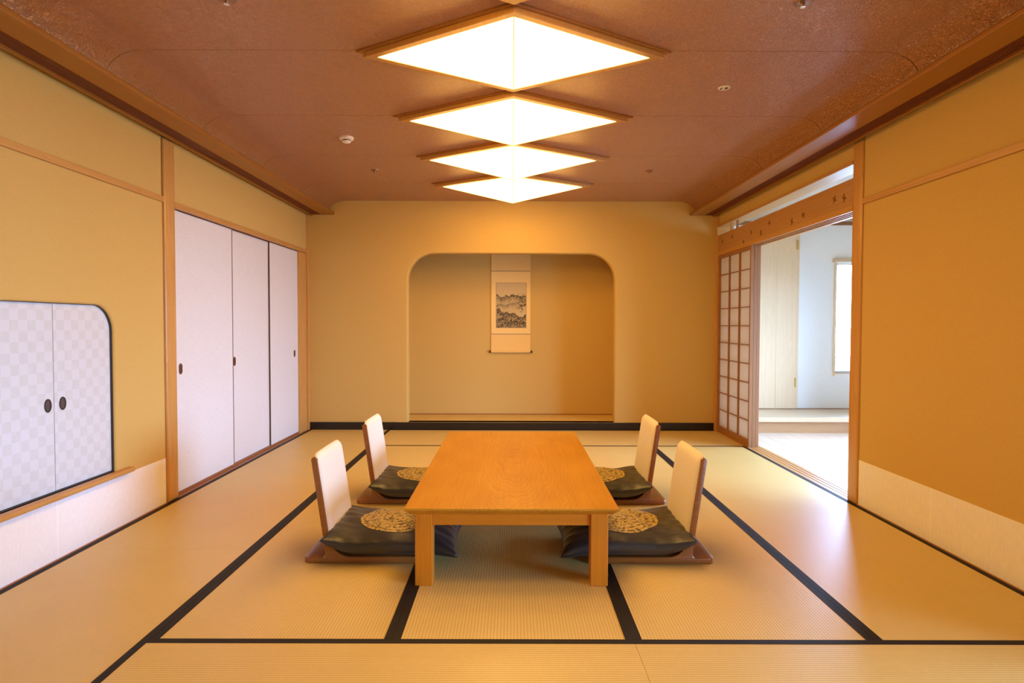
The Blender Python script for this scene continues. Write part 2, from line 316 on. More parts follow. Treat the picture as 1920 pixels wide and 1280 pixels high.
# ------------------------------------------------------------------ mesh helpers
class MB:
    def __init__(s): s.v = []; s.f = []
    def box(s, x0, x1, y0, y1, z0, z1):
        k = len(s.v); s.v += [(x, y, z) for x in (x0, x1) for y in (y0, y1) for z in (z0, z1)]
        s.f += [tuple(k+i for i in q) for q in ((0, 1, 3, 2), (4, 6, 7, 5), (0, 4, 5, 1), (2, 3, 7, 6), (0, 2, 6, 4), (1, 5, 7, 3))]
        return s
    def prism(s, poly, axis, a, b):
        """poly in the two other axes in order (x,y,z minus axis)"""
        def P(u, v, w): return {0: (w, u, v), 1: (u, w, v), 2: (u, v, w)}[axis]
        k = len(s.v); n = len(poly)
        s.v += [P(u, v, a) for u, v in poly] + [P(u, v, b) for u, v in poly]
        s.f += [tuple(k+i for i in range(n))[::-1], tuple(k+n+i for i in range(n))]
        s.f += [(k+i, k+(i+1) % n, k+n+(i+1) % n, k+n+i) for i in range(n)]
        return s
    def lathe(s, prof, c=(0, 0, 0), axis=2, n=24):
        """prof: (radius, height) list, closed at both ends by fans if radius 0"""
        k = len(s.v)
        for r, h in prof:
            for i in range(n):
                a = 2*PI*i/n; p = {2: (r*math.cos(a), r*math.sin(a), h), 0: (h, r*math.cos(a), r*math.sin(a)), 1: (r*math.cos(a), h, r*math.sin(a))}[axis]
                s.v.append((c[0]+p[0], c[1]+p[1], c[2]+p[2]))
        for j in range(len(prof)-1):
            for i in range(n):
                s.f.append((k+j*n+i, k+j*n+(i+1) % n, k+(j+1)*n+(i+1) % n, k+(j+1)*n+i))
        s.f.append(tuple(k+i for i in range(n))[::-1]); s.f.append(tuple(k+(len(prof)-1)*n+i for i in range(n)))
        return s
    def tube(s, pts, r, n=8):
        k = len(s.v); m = len(pts)
        for j, p in enumerate(pts):
            p = Vector(p); d = (Vector(pts[min(j+1, m-1)])-Vector(pts[max(j-1, 0)])).normalized()
            a = d.cross(Vector((0, 0, 1)) if abs(d.z) < 0.9 else Vector((1, 0, 0))).normalized(); b = d.cross(a)
            for i in range(n):
                q = p + r*(math.cos(2*PI*i/n)*a + math.sin(2*PI*i/n)*b); s.v.append(tuple(q))
        for j in range(m-1):
            for i in range(n): s.f.append((k+j*n+i, k+j*n+(i+1) % n, k+(j+1)*n+(i+1) % n, k+(j+1)*n+i))
        s.f.append(tuple(k+i for i in range(n))); s.f.append(tuple(k+(m-1)*n+i for i in range(n)))
        return s
    def grid(s, fn, nu, nv, closed_u=False):
        k = len(s.v)
        for j in range(nv+1):
            for i in range(nu+(0 if closed_u else 1)): s.v.append(fn(i/nu, j/nv))
        m = nu if closed_u else nu+1
        for j in range(nv):
            for i in range(nu): s.f.append((k+j*m+i, k+j*m+(i+1) % m, k+(j+1)*m+(i+1) % m, k+(j+1)*m+i))
        return s
    def mesh(s, name, mat, off=(0, 0, 0), bev=0.0, seg=2, smooth=False, ang=40, merge=False):
        me = bpy.data.meshes.new(name)
        bm = bmesh.new()
        vv = [bm.verts.new((p[0]-off[0], p[1]-off[1], p[2]-off[2])) for p in s.v]
        for q in s.f:
            try: bm.faces.new([vv[i] for i in q])
            except ValueError: pass
        if merge: bmesh.ops.remove_doubles(bm, verts=bm.verts, dist=1e-5)
        bmesh.ops.recalc_face_normals(bm, faces=bm.faces)
        if bev > 0:
            es = [e for e in bm.edges if len(e.link_faces) == 2 and e.calc_face_angle(0) > math.radians(30)]
            bmesh.ops.bevel(bm, geom=es, offset=bev, segments=seg, profile=0.5, affect='EDGES', clamp_overlap=True)
        if smooth:
            for f in bm.faces: f.smooth = True
            for e in bm.edges:
                if len(e.link_faces) == 2 and e.calc_face_angle(0) > math.radians(ang): e.smooth = False
        bm.to_mesh(me); bm.free()
        me.materials.append(mat); return me
    def build(s, name, mat, parent=None, bev=0.0, seg=2, smooth=False, ang=40, local=False, loc=(0, 0, 0), merge=False):
        off = loc
        if parent is not None and not local: off = wloc(parent)
        me = s.mesh(name, mat, off if not local else (0, 0, 0), bev, seg, smooth, ang, merge)
        o = bpy.data.objects.new(name, me); col.objects.link(o)
        if parent is not None: o.parent = parent
        else: o.location = loc
        return o
def wloc(o):
    v = Vector((0, 0, 0))
    while o is not None: v += o.location; o = o.parent
    return v
def tag(o, label=None, cat=None, group=None, kind=None):
    if label: o['label'] = label
    if cat: o['category'] = cat
    if group: o['group'] = group
    if kind: o['kind'] = kind
    return o
def struct(o, label, cat): return tag(o, label, cat, kind='structure')
def empty(name, loc=(0, 0, 0)):
    o = bpy.data.objects.new(name, None); o.location = loc; o.empty_display_size = 0.1; col.objects.link(o); return o
def put(name, mesh, parent, loc=(0, 0, 0), rotz=0.0):
    o = bpy.data.objects.new(name, mesh); col.objects.link(o); o.parent = parent; o.location = loc; o.rotation_euler = (0, 0, rotz); return o
def bx(*a): return MB().box(*a)

def rounded(y0, y1, z0, z1, r, bottom=False, n=12):
    """outline of an opening with round upper corners, (y,z), counter-clockwise"""
    p = [(y0, z0), (y1, z0)]
    p += [(y1-r+r*math.cos(a), z1-r+r*math.sin(a)) for a in [PI/2*i/n for i in range(n+1)]]
    p += [(y0+r+r*math.cos(a), z1-r+r*math.sin(a)) for a in [PI/2+PI/2*i/n for i in range(n+1)]]
    return p
def holed(name, axis, outer, holes, a, b, mat, parent=None):
    """flat slab across an axis with openings; a = face towards the room, b = back face"""
    def P(u, v, w): return {0: (w, u, v), 1: (u, w, v), 2: (u, v, w)}[axis]
    bm = bmesh.new()
    for poly in [outer]+holes:
        vs_ = [bm.verts.new(P(u, v, a)) for u, v in poly]
        for i in range(len(vs_)): bm.edges.new((vs_[i], vs_[(i+1) % len(vs_)]))
    bmesh.ops.triangle_fill(bm, use_beauty=True, use_dissolve=False, edges=bm.edges[:])
    r = bmesh.ops.extrude_face_region(bm, geom=bm.faces[:])
    d = P(0, 0, b-a)
    bmesh.ops.translate(bm, vec=d, verts=[g for g in r['geom'] if isinstance(g, bmesh.types.BMVert)])
    bmesh.ops.recalc_face_normals(bm, faces=bm.faces)
    me = bpy.data.meshes.new(name); bm.to_mesh(me); bm.free(); me.materials.append(mat)
    o = bpy.data.objects.new(name, me); col.objects.link(o)
    if parent: o.parent = parent
    return o
def soften(o, axis, face, u0, u1, v0, v1, rad):
    """round the room-side arris of an opening in a slab"""
    bm = bmesh.new(); bm.from_mesh(o.data); ui = 1 if axis == 0 else 0
    ok = lambda v: abs(v.co[axis]-face) < 1e-4 and u0-0.001 <= v.co[ui] <= u1+0.001 and v0-0.001 <= v.co[2] <= v1+0.001
    es = [e for e in bm.edges if all(ok(v) for v in e.verts) and len(e.link_faces) == 2 and e.calc_face_angle(0) > 1.0 and not all(abs(v.co.z-v0) < 1e-4 for v in e.verts)]
    bmesh.ops.bevel(bm, geom=es, offset=rad, segments=4, profile=0.5, affect='EDGES', clamp_overlap=True)
    bm.to_mesh(o.data); bm.free()
def rect(u0, u1, v0, v1): return [(u0, v0), (u1, v0), (u1, v1), (u0, v1)]

# ------------------------------------------------------------------ floor: straw mats on a base
floor = bx(XL-0.1, 2.275, YR, YB+0.02, -0.12, -0.045).build('floor', plain('floor_base', (0.2, 0.14, 0.08), 0.8))
struct(floor, 'tatami floor of pale straw mats with black cloth borders', 'floor')
G = 0.0006; BW = 0.031
def mat_meshes(L):
    body = bx(-L/2+G, L/2-G, -W/2+G, W/2-G, -0.045, 0.0).mesh('tatami_mat', TATAMI)
    edge = bx(-L/2+G, L/2-G, -BW/2, BW/2, -0.001, 0.0014).mesh('cloth_border', BORDER)
    return body, edge
full = mat_meshes(2*W); half = mat_meshes(W)
def lay(x0, y0, along_y, short=False):
    """x0,y0 = lower corner of the mat"""
    body, edge = half if short else full
    L = W if short else 2*W
    sx, sy = (W, L) if along_y else (L, W)
    o = put('tatami_mat', body, floor, (x0+sx/2, y0+sy/2, 0), PI/2 if along_y else 0.0)
    for s in (-1, 1):
        put('cloth_border', edge, o, (0, s*(W/2-BW/2-G), 0))
C0 = -2.5*W
for y in (YB-2*W, YB-4*W, YB-6*W, YB-8*W): lay(C0, y, True)
for x in (C0+W, C0+3*W): lay(x, YB-W, False); lay(x, Y1-W, False)
for c in (1, 2, 3, 4):
    for y in (Y1, Y1+2*W): lay(C0+c*W, y, True)
    lay(C0+c*W, Y1-3*W, True)
for x in (C0+W, C0+3*W): lay(x, Y1-4*W, False)

gr = bx(-30, 34, -30, 34, -0.60, -0.50).build('ground', mottled('unseen_ground', (0.26, 0.26, 0.24), (0.34, 0.34, 0.31), (20, 20, 20), 0.9, 0.3, 0.01))  # unseen ground, added so less light comes up through the windows
struct(gr, 'unseen ground outside the sunroom windows, added to cut sky light from below', 'ground')

# ------------------------------------------------------------------ left wall
ND0, ND1, NZ0, NZ1, NR = 2.600, 3.490, 0.335, 1.290, 0.150
wl = holed('wall_left', 0, rect(YR, 3.995, 0.0, 2.62), [rounded(ND0, ND1, NZ0, NZ1, NR)], XL, XL-0.07, PLASTER)
struct(wl, 'beige plastered left wall with the low round-cornered cupboard niche', 'wall')
bx(XL-0.50, XL, 3.985, YB+0.05, 2.0, 2.62).build('upper_panel', PLASTER, wl)
bx(XL-0.50, XL-0.45, 3.9, YB+0.05, -0.04, 2.1).build('closet_back', PLASTER, wl)
for a, b in ((3.9, 3.99), (6.77, YB+0.05)): bx(XL-0.46, XL-0.02, a, b, -0.04, 2.1).build('closet_end', PLASTER, wl)
bx(XL-0.50, XL-0.10, 3.9, YB+0.05, -0.12, -0.04).build('closet_floor', PLASTER, wl)
# paper dado below the sill, in sheets
dado_t = 0.0016
def dado(wall, seams, x_in, sign):
    for a, b in zip(seams[:-1], seams[1:]):
        x0, x1 = sorted((x_in, x_in+sign*dado_t))
        bx(x0, x1, a, b, 0.004, 0.300).build('paper_sheet', PAPER, wall)
    for a in seams[1:-1]:       # sheets overlap by a finger's width
        x0, x1 = sorted((x_in, x_in+sign*(dado_t+0.0006)))
        bx(x0, x1, a-0.006, a+0.006, 0.004, 0.300).build('paper_overlap', PAPER2, wall)
dado(wl, [YR, -0.605, 0.305, 1.213, 2.12, 3.028, 3.992], XL, 1)
soften(wl, 0, XL, ND0, ND1, NZ0, NZ1, 0.014)
# lining of the niche opening
lin_out = rounded(ND0-0.001, ND1+0.001, NZ0-0.001, NZ1+0.001, NR); lin_in = rounded(ND0+0.003, ND1-0.003, NZ0+0.003, NZ1-0.003, NR-0.003)
holed('niche_lining', 0, lin_out, [lin_in], XL-0.012, XL-0.050, EDGE, wl)
bx(XL-0.115, XL-0.055, ND0-0.1, ND1+0.1, NZ0-0.1, NZ1+0.1).build('niche_back', PLASTER, wl)
def oval_ring(yc, zc, hy, hz, n=28): return [(yc+hy*math.cos(2*PI*i/n), zc+hz*math.sin(2*PI*i/n)) for i in range(n)]
def niche_door(name, y0, y1, x, pull_y, label):
    d = empty(name, (x, (y0+y1)/2, NZ0))
    bx(x-0.016, x, y0, y1, NZ0+0.005, NZ1+0.02).build('door_panel', CHECKER, d, bev=0.0015)
    holed('pull_rim', 0, oval_ring(pull_y, 0.777, 0.023, 0.034), [oval_ring(pull_y, 0.777, 0.017, 0.028)], x+0.003, x-0.001, EDGE, d).location = (-d.location.x, -d.location.y, -d.location.z)
    MB().prism(oval_ring(pull_y, 0.777, 0.0172, 0.0282), 0, x-0.001, x+0.0012).build('pull_plate', PEWTER, d)
    struct(d, label, 'door'); return d
niche_door('door_1', ND0-0.05, 3.055, XL-0.024, 3.014, 'pale checkered cupboard door with oval pewter pull on its right side')
niche_door('door_2', 3.059, ND1+0.05, XL-0.024, 3.114, 'pale checkered cupboard door with oval pewter pull on its left side')
# sill board below the niche
sill = MB().prism([(XL-0.05, 0.306), (XL+0.030, 0.306), (XL+0.040, 0.312), (XL+0.042, 0.322), (XL+0.038, 0.332), (XL+0.030, 0.335), (XL-0.05, 0.335)], 1, 2.47, 3.605).build('trim_1', WOOD_Y, bev=0.003)
struct(sill, 'brown wooden sill board under the checkered cupboard niche', 'trim')
# picture rails
rail = bx(XL, XL+0.014, YR, 3.992, 1.978, 2.016).build('trim_2', WOOD_Y, bev=0.002); struct(rail, 'thin wooden picture rail high on the left wall', 'trim')
# posts
def post(name, x0, x1, y0, y1, z1, label):
    o = bx(x0, x1, y0, y1, 0.0, z1).build(name, WOOD_Z, bev=0.012, seg=4, smooth=True, ang=60); return struct(o, label, 'post')
post('trim_3', XL-0.10, XL+0.016, 3.990, 4.118, ZS, 'round-edged wooden post between checkered cupboard and white sliding doors')
# sliding door frame
hd = empty('trim_4', (XL, 4.118, 1.955))
bx(XL-0.012, XL+0.014, 4.118, 6.765, 1.966, 2.006).build('head_rail', WOOD_Y, hd, bev=0.002)
for k, (a, b) in enumerate(((0.046, 0.054), (0.082, 0.090), (0.116, 0.124))):
    bx(XL-b, XL-a, 4.118, 6.51, 1.955, 1.975).build('track_fin', DARKWOOD, hd)
bx(XL-0.16, XL-0.012, 4.118, 6.765, 1.975, 2.003).build('track_board', DARKWOOD, hd)
struct(hd, 'wooden head rail with tracks above the white sliding doors', 'trim')
sl = empty('trim_5', (XL, 4.118, 0))
for a, b, z in ((-0.016, 0.022, 0.004), (0.024, 0.050, 0.020), (0.054, 0.084, 0.020), (0.088, 0.150, 0.020)):
    bx(XL-b, XL-a, 4.118, 6.765, -0.04, z).build('sill_strip', DARKWOOD, sl, bev=0.0015)
struct(sl, 'dark reddish wooden sill track below the white sliding doors', 'trim')
jb = bx(XL-0.16, XL-0.004, 6.550, 6.775, 0.0, 1.967).build('trim_6', WOOD_Z, bev=0.004); struct(jb, 'broad wooden jamb panel right of the white sliding doors', 'trim')
cp = bx(XL-0.05, XL+0.018, 6.770, YB+0.01, 0.0, ZS).build('trim_7', WOOD_Z, bev=0.004); struct(cp, 'slim pale corner post where left and back walls meet', 'trim')
def fusuma(name, y0, y1, x, pull_y, label, strip):
    d = empty(name, (x, (y0+y1)/2, 0.02))
    bx(x-0.012, x, y0, y1, 0.022, 1.962).build('door_panel', FUSUMA, d, bev=0.002)
    if strip > 0: bx(x-0.012, x+0.0008, y1-0.001, y1+0.009, 0.022, 1.962).build('edge_shadow_strip', GAPDARK, d)  # thin dark door edge doubles as painted shadow of the gap
    if strip < 0: bx(x-0.012, x+0.0008, y0-0.004, y0+0.001, 0.022, 1.962).build('edge_shadow_strip', GAPDARK, d)
    def oval(k, h): return [(pull_y+k*0.023*math.cos(a), 0.872+k*(0.023*math.sin(a)+(0.016 if math.sin(a) > 0 else -0.016))) for a in [2*PI*(i+0.5)/28 for i in range(28)]]
    MB().prism(oval(1.0, 0), 0, x-0.001, x+0.0018).build('pull_rim', PULLRIM, d)
    MB().prism(oval(0.82, 0), 0, x-0.001, x+0.0024).build('pull_recess', PULL, d)
    struct(d, label, 'door'); return d
fusuma('door_3', 4.10, 5.020, XL-0.022, 4.226, 'white paper sliding door nearest the wooden post', 1)
fusuma('door_4', 4.95, 5.860, XL-0.036, 5.079, 'middle white paper sliding door of the three', 0)
fusuma('door_5', 5.800, 6.600, XL-0.022, 6.446, 'white paper sliding door farthest back beside the wooden jamb', -1)
# base strip
bs = bx(XL, XL+0.013, YR, 3.99, -0.045, 0.004).build('baseboard_left', DARKWOOD); struct(bs, 'thin wooden strip at the foot of the left wall', 'baseboard')

# ------------------------------------------------------------------ back wall with alcove
AX0, AX1, AZ0, AZ1, AR = -1.171, 1.145, 0.086, 1.976, 0.295
YA = 7.40
wb = holed('wall_back', 1, rect(XL-0.35, XR+0.02, 0.0, 2.75), [rounded(AX0, AX1, AZ0, AZ1, AR, n=20)], YB, YB+0.10, PLASTER)
soften(wb, 1, YB, AX0, AX1, AZ0, AZ1, 0.018)
struct(wb, 'golden beige plaster wall at the back with its round-cornered alcove opening', 'wall')
bx(AX0-0.13, AX1+0.13, YA, YA+0.05, 0.0, 2.45).build('alcove_back', PLASTER, wb)
bx(AX0-0.18, AX0-0.13, YB+0.10, YA+0.05, 0.0, 2.45).build('alcove_side', PLASTER, wb)
bx(AX1+0.13, AX1+0.18, YB+0.10, YA+0.05, 0.0, 2.45).build('alcove_side', PLASTER, wb)
bx(AX0-0.18, AX1+0.18, YB+0.10, YA+0.05, 2.45, 2.50).build('alcove_ceiling', PLASTER, wb)
af = bx(AX0-0.13, AX1+0.13, YB-0.006, YA, 0.0, 0.086).build('alcove_floor', TATAMI, wb)
bx(AX0-0.13, AX1+0.13, YA-0.012, YA, 0.086, 0.096).build('alcove_skirting', DARKWOOD, wb)
bb = bx(XL+0.018, XR-0.02, YB-0.014, YB+0.004, -0.045, 0.085).build('baseboard_back', LACQUER, bev=0.003); struct(bb, 'glossy black lacquered base beam along the back wall', 'baseboard')

# ------------------------------------------------------------------ right wall
PY0, PY1 = 3.985, 4.102
OY0, OY1 = -1.10, 1.95       # second opening to the sunroom, behind the camera
wr = holed('wall_right', 0, rect(YR, 3.99, -0.04, 2.62), [rect(OY0, OY1, 0.0, 1.975)], XR, XR+0.13, PLASTER)
struct(wr, 'ochre plastered right wall between the picture rail and the paper dado', 'wall')
bx(XR, XR+0.13, 3.985, YB+0.05, 2.284, 2.62).build('upper_panel', PLASTER, wr)
dado(wr, [1.97, 2.381, 3.291, 3.986], XR, -1)
rr = bx(XR-0.014, XR, YR, 3.988, 1.974, 2.012).build('trim_8', WOOD_Y, bev=0.002); struct(rr, 'thin wooden picture rail high on the right wall', 'trim')
post('trim_9', 2.272, XR+0.13, PY0, PY1, ZS, 'wooden post at the near side of the sunroom opening')
bs = bx(XR-0.013, XR, 1.95, 3.988, -0.045, 0.004).build('baseboard_right', DARKWOOD); struct(bs, 'thin wooden strip at the foot of the right wall', 'baseboard')
cp = bx(2.262, XR+0.13, 6.760, YB+0.01, 0.0, ZS).build('trim_10', WOOD_Z, bev=0.004); struct(cp, 'slim corner post where the back wall meets the paper screens', 'trim')
# transom: head rail, open slot, carved board
tr = empty('trim_11', (XR, PY1, 1.955))
bx(2.270, XR+0.13, PY1, 6.765, 2.262, 2.286).build('transom_rail', WOOD_Y, tr, bev=0.002)
bx(2.275, 2.300, PY1, 6.765, 1.972, 2.172).build('transom_board', wood('transom_wood', (0.40, 0.20, 0.06), (0.48, 0.25, 0.085), 1, 45, 1.0, 0.4, 0.35), tr, bev=0.002)
for a, b in ((2.273, 2.287), (2.318, 2.324), (2.354, 2.360), (2.390, 2.420)):
    bx(a, b, PY1, 6.765, 1.950, 1.990).build('track_fin', WOOD_Y, tr)
bx(2.300, 2.420, PY1, 6.765, 1.985, 1.997).build('track_board', VOID, tr)  # groove bottom blackened, shade put into its colour
bx(2.300, 2.322, 6.42, 6.45, 2.172, 2.262).build('strut', WOOD_Z, tr)
bx(2.300, 2.322, 6.28, 6.295, 2.172, 2.262).build('strut', DARKWOOD, tr)
# little carved birds on the transom board, dark in the wood
def bird(y, z, s, rot):
    pts = [(-0.9, 0.05), (-0.45, 0.22), (-0.1, 0.20), (0.15, 0.75), (0.42, 0.95), (0.38, 0.45), (0.55, 0.15), (0.98, 0.05), (0.60, -0.12), (0.25, -0.22), (0.05, -0.75), (-0.22, -0.95), (-0.18, -0.35), (-0.5, -0.18)]
    c, q = math.cos(rot), math.sin(rot)
    MB().prism([(y+s*(c*a-q*b), z+s*(q*a+c*b)) for a, b in pts], 0, 2.2735, 2.2765).build('carved_bird', plain_bird, tr)
plain_bird = plain('carved_recess', (0.17, 0.065, 0.015), 0.7)
for y, z, s, r in ((4.205, 2.060, .034, .3), (4.33, 2.075, .034, .6), (4.79, 2.050, .034, -.3), (4.985, 2.030, .034, .5), (5.42, 2.090, .030, .2), (5.60, 2.030, .034, .9), (5.83, 2.07, .028, .1), (6.02, 2.005, .028, -.4), (6.33, 2.10, .03, .5), (6.62, 2.09, .03, .2)):
    bird(y, z, s, r)
struct(tr, 'wooden transom with little carved birds above the sunroom opening', 'trim')
sl = empty('trim_12', (XR, PY1, 0))
for a, b in ((2.276, 2.310), (2.318, 2.346), (2.354, 2.382), (2.390, 2.425)):
    bx(a, b, PY1, 6.765, -0.045, 0.002).build('sill_strip', WOOD_Y, sl, bev=0.001)
bx(2.276, 2.425, PY1, 6.765, -0.05, -0.006).build('sill_base', DARKWOOD, sl)
struct(sl, 'pale wooden sill with sliding grooves at the sunroom opening', 'trim')

def shoji(name, x, y0, y1, label):
    d = empty(name, (x, (y0+y1)/2, 0.0)); T = 0.031; z0, z1 = -0.002, 1.952
    for a, b in ((y0, y0+0.024), (y1-0.024, y1)): bx(x, x+T, a, b, z0, z1).build('stile', SHOJIWOOD, d, bev=0.0015)
    bx(x, x+T, y0+0.024, y1-0.024, z0, 0.072).build('rail', SHOJIWOOD, d); bx(x, x+T, y0+0.024, y1-0.024, 1.915, z1).build('rail', SHOJIWOOD, d)
    iy0, iy1 = y0+0.024, y1-0.024
    for k in (1, 2):
        yc = iy0+(iy1-iy0)*k/3; bx(x+0.004, x+0.020, yc-0.009, yc+0.009, 0.072, 1.915).build('lattice_upright', SHOJIWOOD, d)
    for k in range(1, 10):
        zc = 0.072+(1.915-0.072)*k/10; bx(x+0.006, x+0.018, iy0, iy1, zc-0.0045, zc+0.0045).build('lattice_bar', SHOJIWOOD, d)
    for c in range(3):
        for r in range(10):
            ya = iy0+(iy1-iy0)*c/3; za = 0.072+(1.915-0.072)*r/10
            bx(x+0.0195, x+0.0205, ya, ya+(iy1-iy0)/3, za, za+(1.915-0.072)/10).build('paper_pane', SHOJIPAPER, d)
    struct(d, label, 'door'); return d
shoji('door_6', 2.284, 5.850, 6.758, 'paper lattice screen nearest the tatami room')
shoji('door_7', 2.321, 5.860, 6.758, 'middle paper lattice screen, only its edge showing')
shoji('door_8', 2.357, 5.870, 6.758, 'paper lattice screen nearest the sunroom, only its edge showing')

# ------------------------------------------------------------------ cornices with slatted grilles
def cornice(name, s, x_wall, g0, g1, x_in, label):
    c = empty(name, (x_wall, YR, ZS))
    def b(a0, a1, z0, z1, nm, m, bev=0.0):
        x0, x1 = sorted((a0, a1)); return bx(x0, x1, YR, YB-0.001, z0, z1).build(nm, m, c, bev=bev)
    b(x_wall-s*0.06, g0, ZS-0.012, ZS+0.016, 'wall_mould', CORNICE, 0.003)
    b(g1, x_in, ZS, ZS+0.022, 'soffit_board', CORNICE, 0.003)
    b(x_wall-s*0.06, g1, ZS+0.05, ZS+0.055, 'grille_backing', VOID)
    b(g1, g1+s*(-1)*0.004, ZS+0.003, ZS+0.05, 'grille_backing', VOID)
    n = 8
    for k in range(n):
        xc = g0+(g1-g0)*(k+0.5)/n
        b(xc-0.0032, xc+0.0032, ZS+0.002, ZS+0.016, 'slat', GRILLE)
    b(x_in-s*(-1)*0.0, x_in+s*0.03, ZS+0.022, ZS+0.024, 'lip', CORNICE)
    struct(c, label, 'trim')
cornice('trim_13', -1, XL, -2.246, -2.132, -1.985, 'dark wooden cornice with slotted air grille along the left wall')
cornice('trim_14', 1, XR, 2.240, 2.132, 1.972, 'dark wooden cornice with slotted air grille along the right wall')

# ------------------------------------------------------------------ ceiling: coved panels
JY = [3.083+0.953*k for k in range(-5, 4)]
ceil = bx(XL-0.05, XR+0.14, YR, YB, ZC+0.055, ZC+0.075).build('ceiling', SEAM)
struct(ceil, 'copper brown crackle-papered ceiling with coved sides', 'ceiling')
def cove_profile():
    p = []
    for i in range(15):
        a = PI/2*i/14; p.append((-2.042+0.190*(1-math.cos(a)), ZC-0.125+0.125*math.sin(a)))
    p = [(-2.042, 2.405)] + p
    q = [(-x-0.013, z) for x, z in reversed(p)]
    return p + q
prof = cove_profile()
edges = [YR]+[y for y in JY if YR+0.1 < y < YB-0.1]+[YB-0.0005]
for a, b in zip(edges[:-1], edges[1:]):
    mb = MB(); n = len(prof); ya, yb = a+0.0022, b-0.0022
    mb.v = [(x, ya, z) for x, z in prof]+[(x, yb, z) for x, z in prof]+[(x*1.006, ya, z+0.012) for x, z in prof]+[(x*1.006, yb, z+0.012) for x, z in prof]
    for i in range(n-1):
        mb.f += [(i, i+1, n+i+1, n+i), (2*n+i, 3*n+i, 3*n+i+1, 2*n+i+1), (i, 2*n+i, 2*n+i+1, i+1), (n+i, n+i+1, 3*n+i+1, 3*n+i)]
    mb.f += [(0, n, 3*n, 2*n), (n-1, 3*n-1, 4*n-1, 2*n-1)]
    mb.build('ceiling_panel', CEIL, ceil, smooth=True, ang=50)
for y in edges[1:-1]:   # recessed dark seam behind each joint
    mb = MB(); n = len(prof)
    mb.v = [(x*1.0015, y-0.006, z+0.004) for x, z in prof]+[(x*1.0015, y+0.006, z+0.004) for x, z in prof]
    mb.f = [(i, i+1, n+i+1, n+i) for i in range(n-1)]
    mb.build('seam_backing', SEAM, ceil)

# ------------------------------------------------------------------ diamond ceiling lamps
LY = [3.085+0.957*k for k in (-1, 0, 1, 2, 3)]
LAB = ['wooden diamond ceiling lamp cut off by the top edge, only its far tip showing', 'largest wholly visible diamond ceiling lamp, nearest the viewer',
       'second wholly visible diamond ceiling lamp from the viewer', 'diamond ceiling lamp next to last before the back wall', 'smallest diamond ceiling lamp, closest to the back wall']
def rhomb(hx, hy): return [(-hx, 0), (0, -hy), (hx, 0), (0, hy)]
def ring(o, i, z0, z1):
    mb = MB(); mb.v = [(x, y, z) for z in (z0, z1) for x, y in o]+[(x, y, z) for z in (z0, z1) for x, y in i]
    for k in range(4):
        j = (k+1) % 4
        mb.f += [(k, j, 4+j, 4+k), (8+k, 12+k, 12+j, 8+j), (k, 8+k, 8+j, j), (4+k, 4+j, 12+j, 12+k)]
    return mb
def make_lamp():
    t = empty('ceiling_lamp', (0, 0, ZC))
    zt = 0.0; z1 = -0.010; z2 = -0.036; za = -0.190
    ring(rhomb(0.790, 0.470), rhomb(0.66, 0.39), z1, zt).build('upper_frame', CORNICE, t, bev=0.0015, local=True)
    ring(rhomb(0.755, 0.450), rhomb(0.685, 0.408), z2, z1).build('lower_frame', WOOD_Y, t, bev=0.002, local=True)
    c = rhomb(0.688, 0.410); ap = (0, 0, za); zz = z2+0.004
    for k in range(4):
        j = (k+1) % 4; mb = MB(); mb.v = [(*c[k], zz), (*c[j], zz), ap]; mb.f = [(0, 1, 2)]
        mb.build('shade_panel', SHADE, t, local=True)
    for k in range(4):
        p = Vector((*c[k], zz-0.001)); MB().tube([p, Vector((0, 0, za-0.002))], 0.0026, 6).build('rib', RIB, t, local=True)
    return t
lamp0 = make_lamp()
def copy_tree(o):
    c = o.copy(); col.objects.link(c)
    for ch in o.children:
        d = ch.copy(); col.objects.link(d); d.parent = c; d.matrix_parent_inverse = ch.matrix_parent_inverse
        for g in ch.children:
            e = g.copy(); col.objects.link(e); e.parent = d
    return c
for k, y in enumerate(LY):
    o = lamp0 if k == 0 else copy_tree(lamp0)
    o.location = (-0.002, y, ZC); tag(o, LAB[k], 'lamp', 'diamond ceiling lamps in a row')

# ------------------------------------------------------------------ small ceiling fittings
def sprinkler(x, y, label):
    t = empty('sprinkler', (x, y, ZC))
    MB().lathe([(0.0, 0.0), (0.036, 0.0), (0.035, -0.004), (0.024, -0.007), (0.012, -0.006), (0.0, -0.006)], (x, y, ZC), 2, 24).build('cover_plate', SPRINK, t, smooth=True)
    MB().lathe([(0.008, -0.004), (0.008, -0.014), (0.005, -0.018), (0.003, -0.021)], (x, y, ZC), 2, 14).build('nozzle', SPRINK, t, smooth=True)
    MB().lathe([(0.002, -0.020), (0.012, -0.021), (0.012, -0.023), (0.002, -0.024)], (x, y, ZC), 2, 18).build('deflector', CHROME, t, smooth=True)
    tag(t, label, 'sprinkler', 'ceiling sprinklers')
sprinkler(-1.214, 2.605, 'metal sprinkler head at the top edge left of the lamps')
sprinkler(1.221, 2.615, 'metal sprinkler head at the top edge right of the lamps')
sprinkler(-1.231, 5.461, 'small metal sprinkler head far back left of the lamps')
sprinkler(1.211, 5.455, 'small metal sprinkler head far back right of the lamps')
sm = empty('smoke_detector', (-1.225, 4.51, ZC))
MB().lathe([(0.0, 0.0), (0.052, 0.0), (0.052, -0.012), (0.044, -0.018), (0.034, -0.020)], (-1.225, 4.51, ZC), 2, 28).build('base', WHITEPLASTIC, sm, smooth=True)
MB().lathe([(0.030, -0.018), (0.030, -0.028), (0.028, -0.028)], (-1.225, 4.51, ZC), 2, 28).build('sensor_slot', DARKMETAL, sm, smooth=True)
MB().lathe([(0.031, -0.027), (0.030, -0.034), (0.020, -0.040), (0.0, -0.041)], (-1.225, 4.51, ZC), 2, 28).build('cap', WHITEPLASTIC, sm, smooth=True)
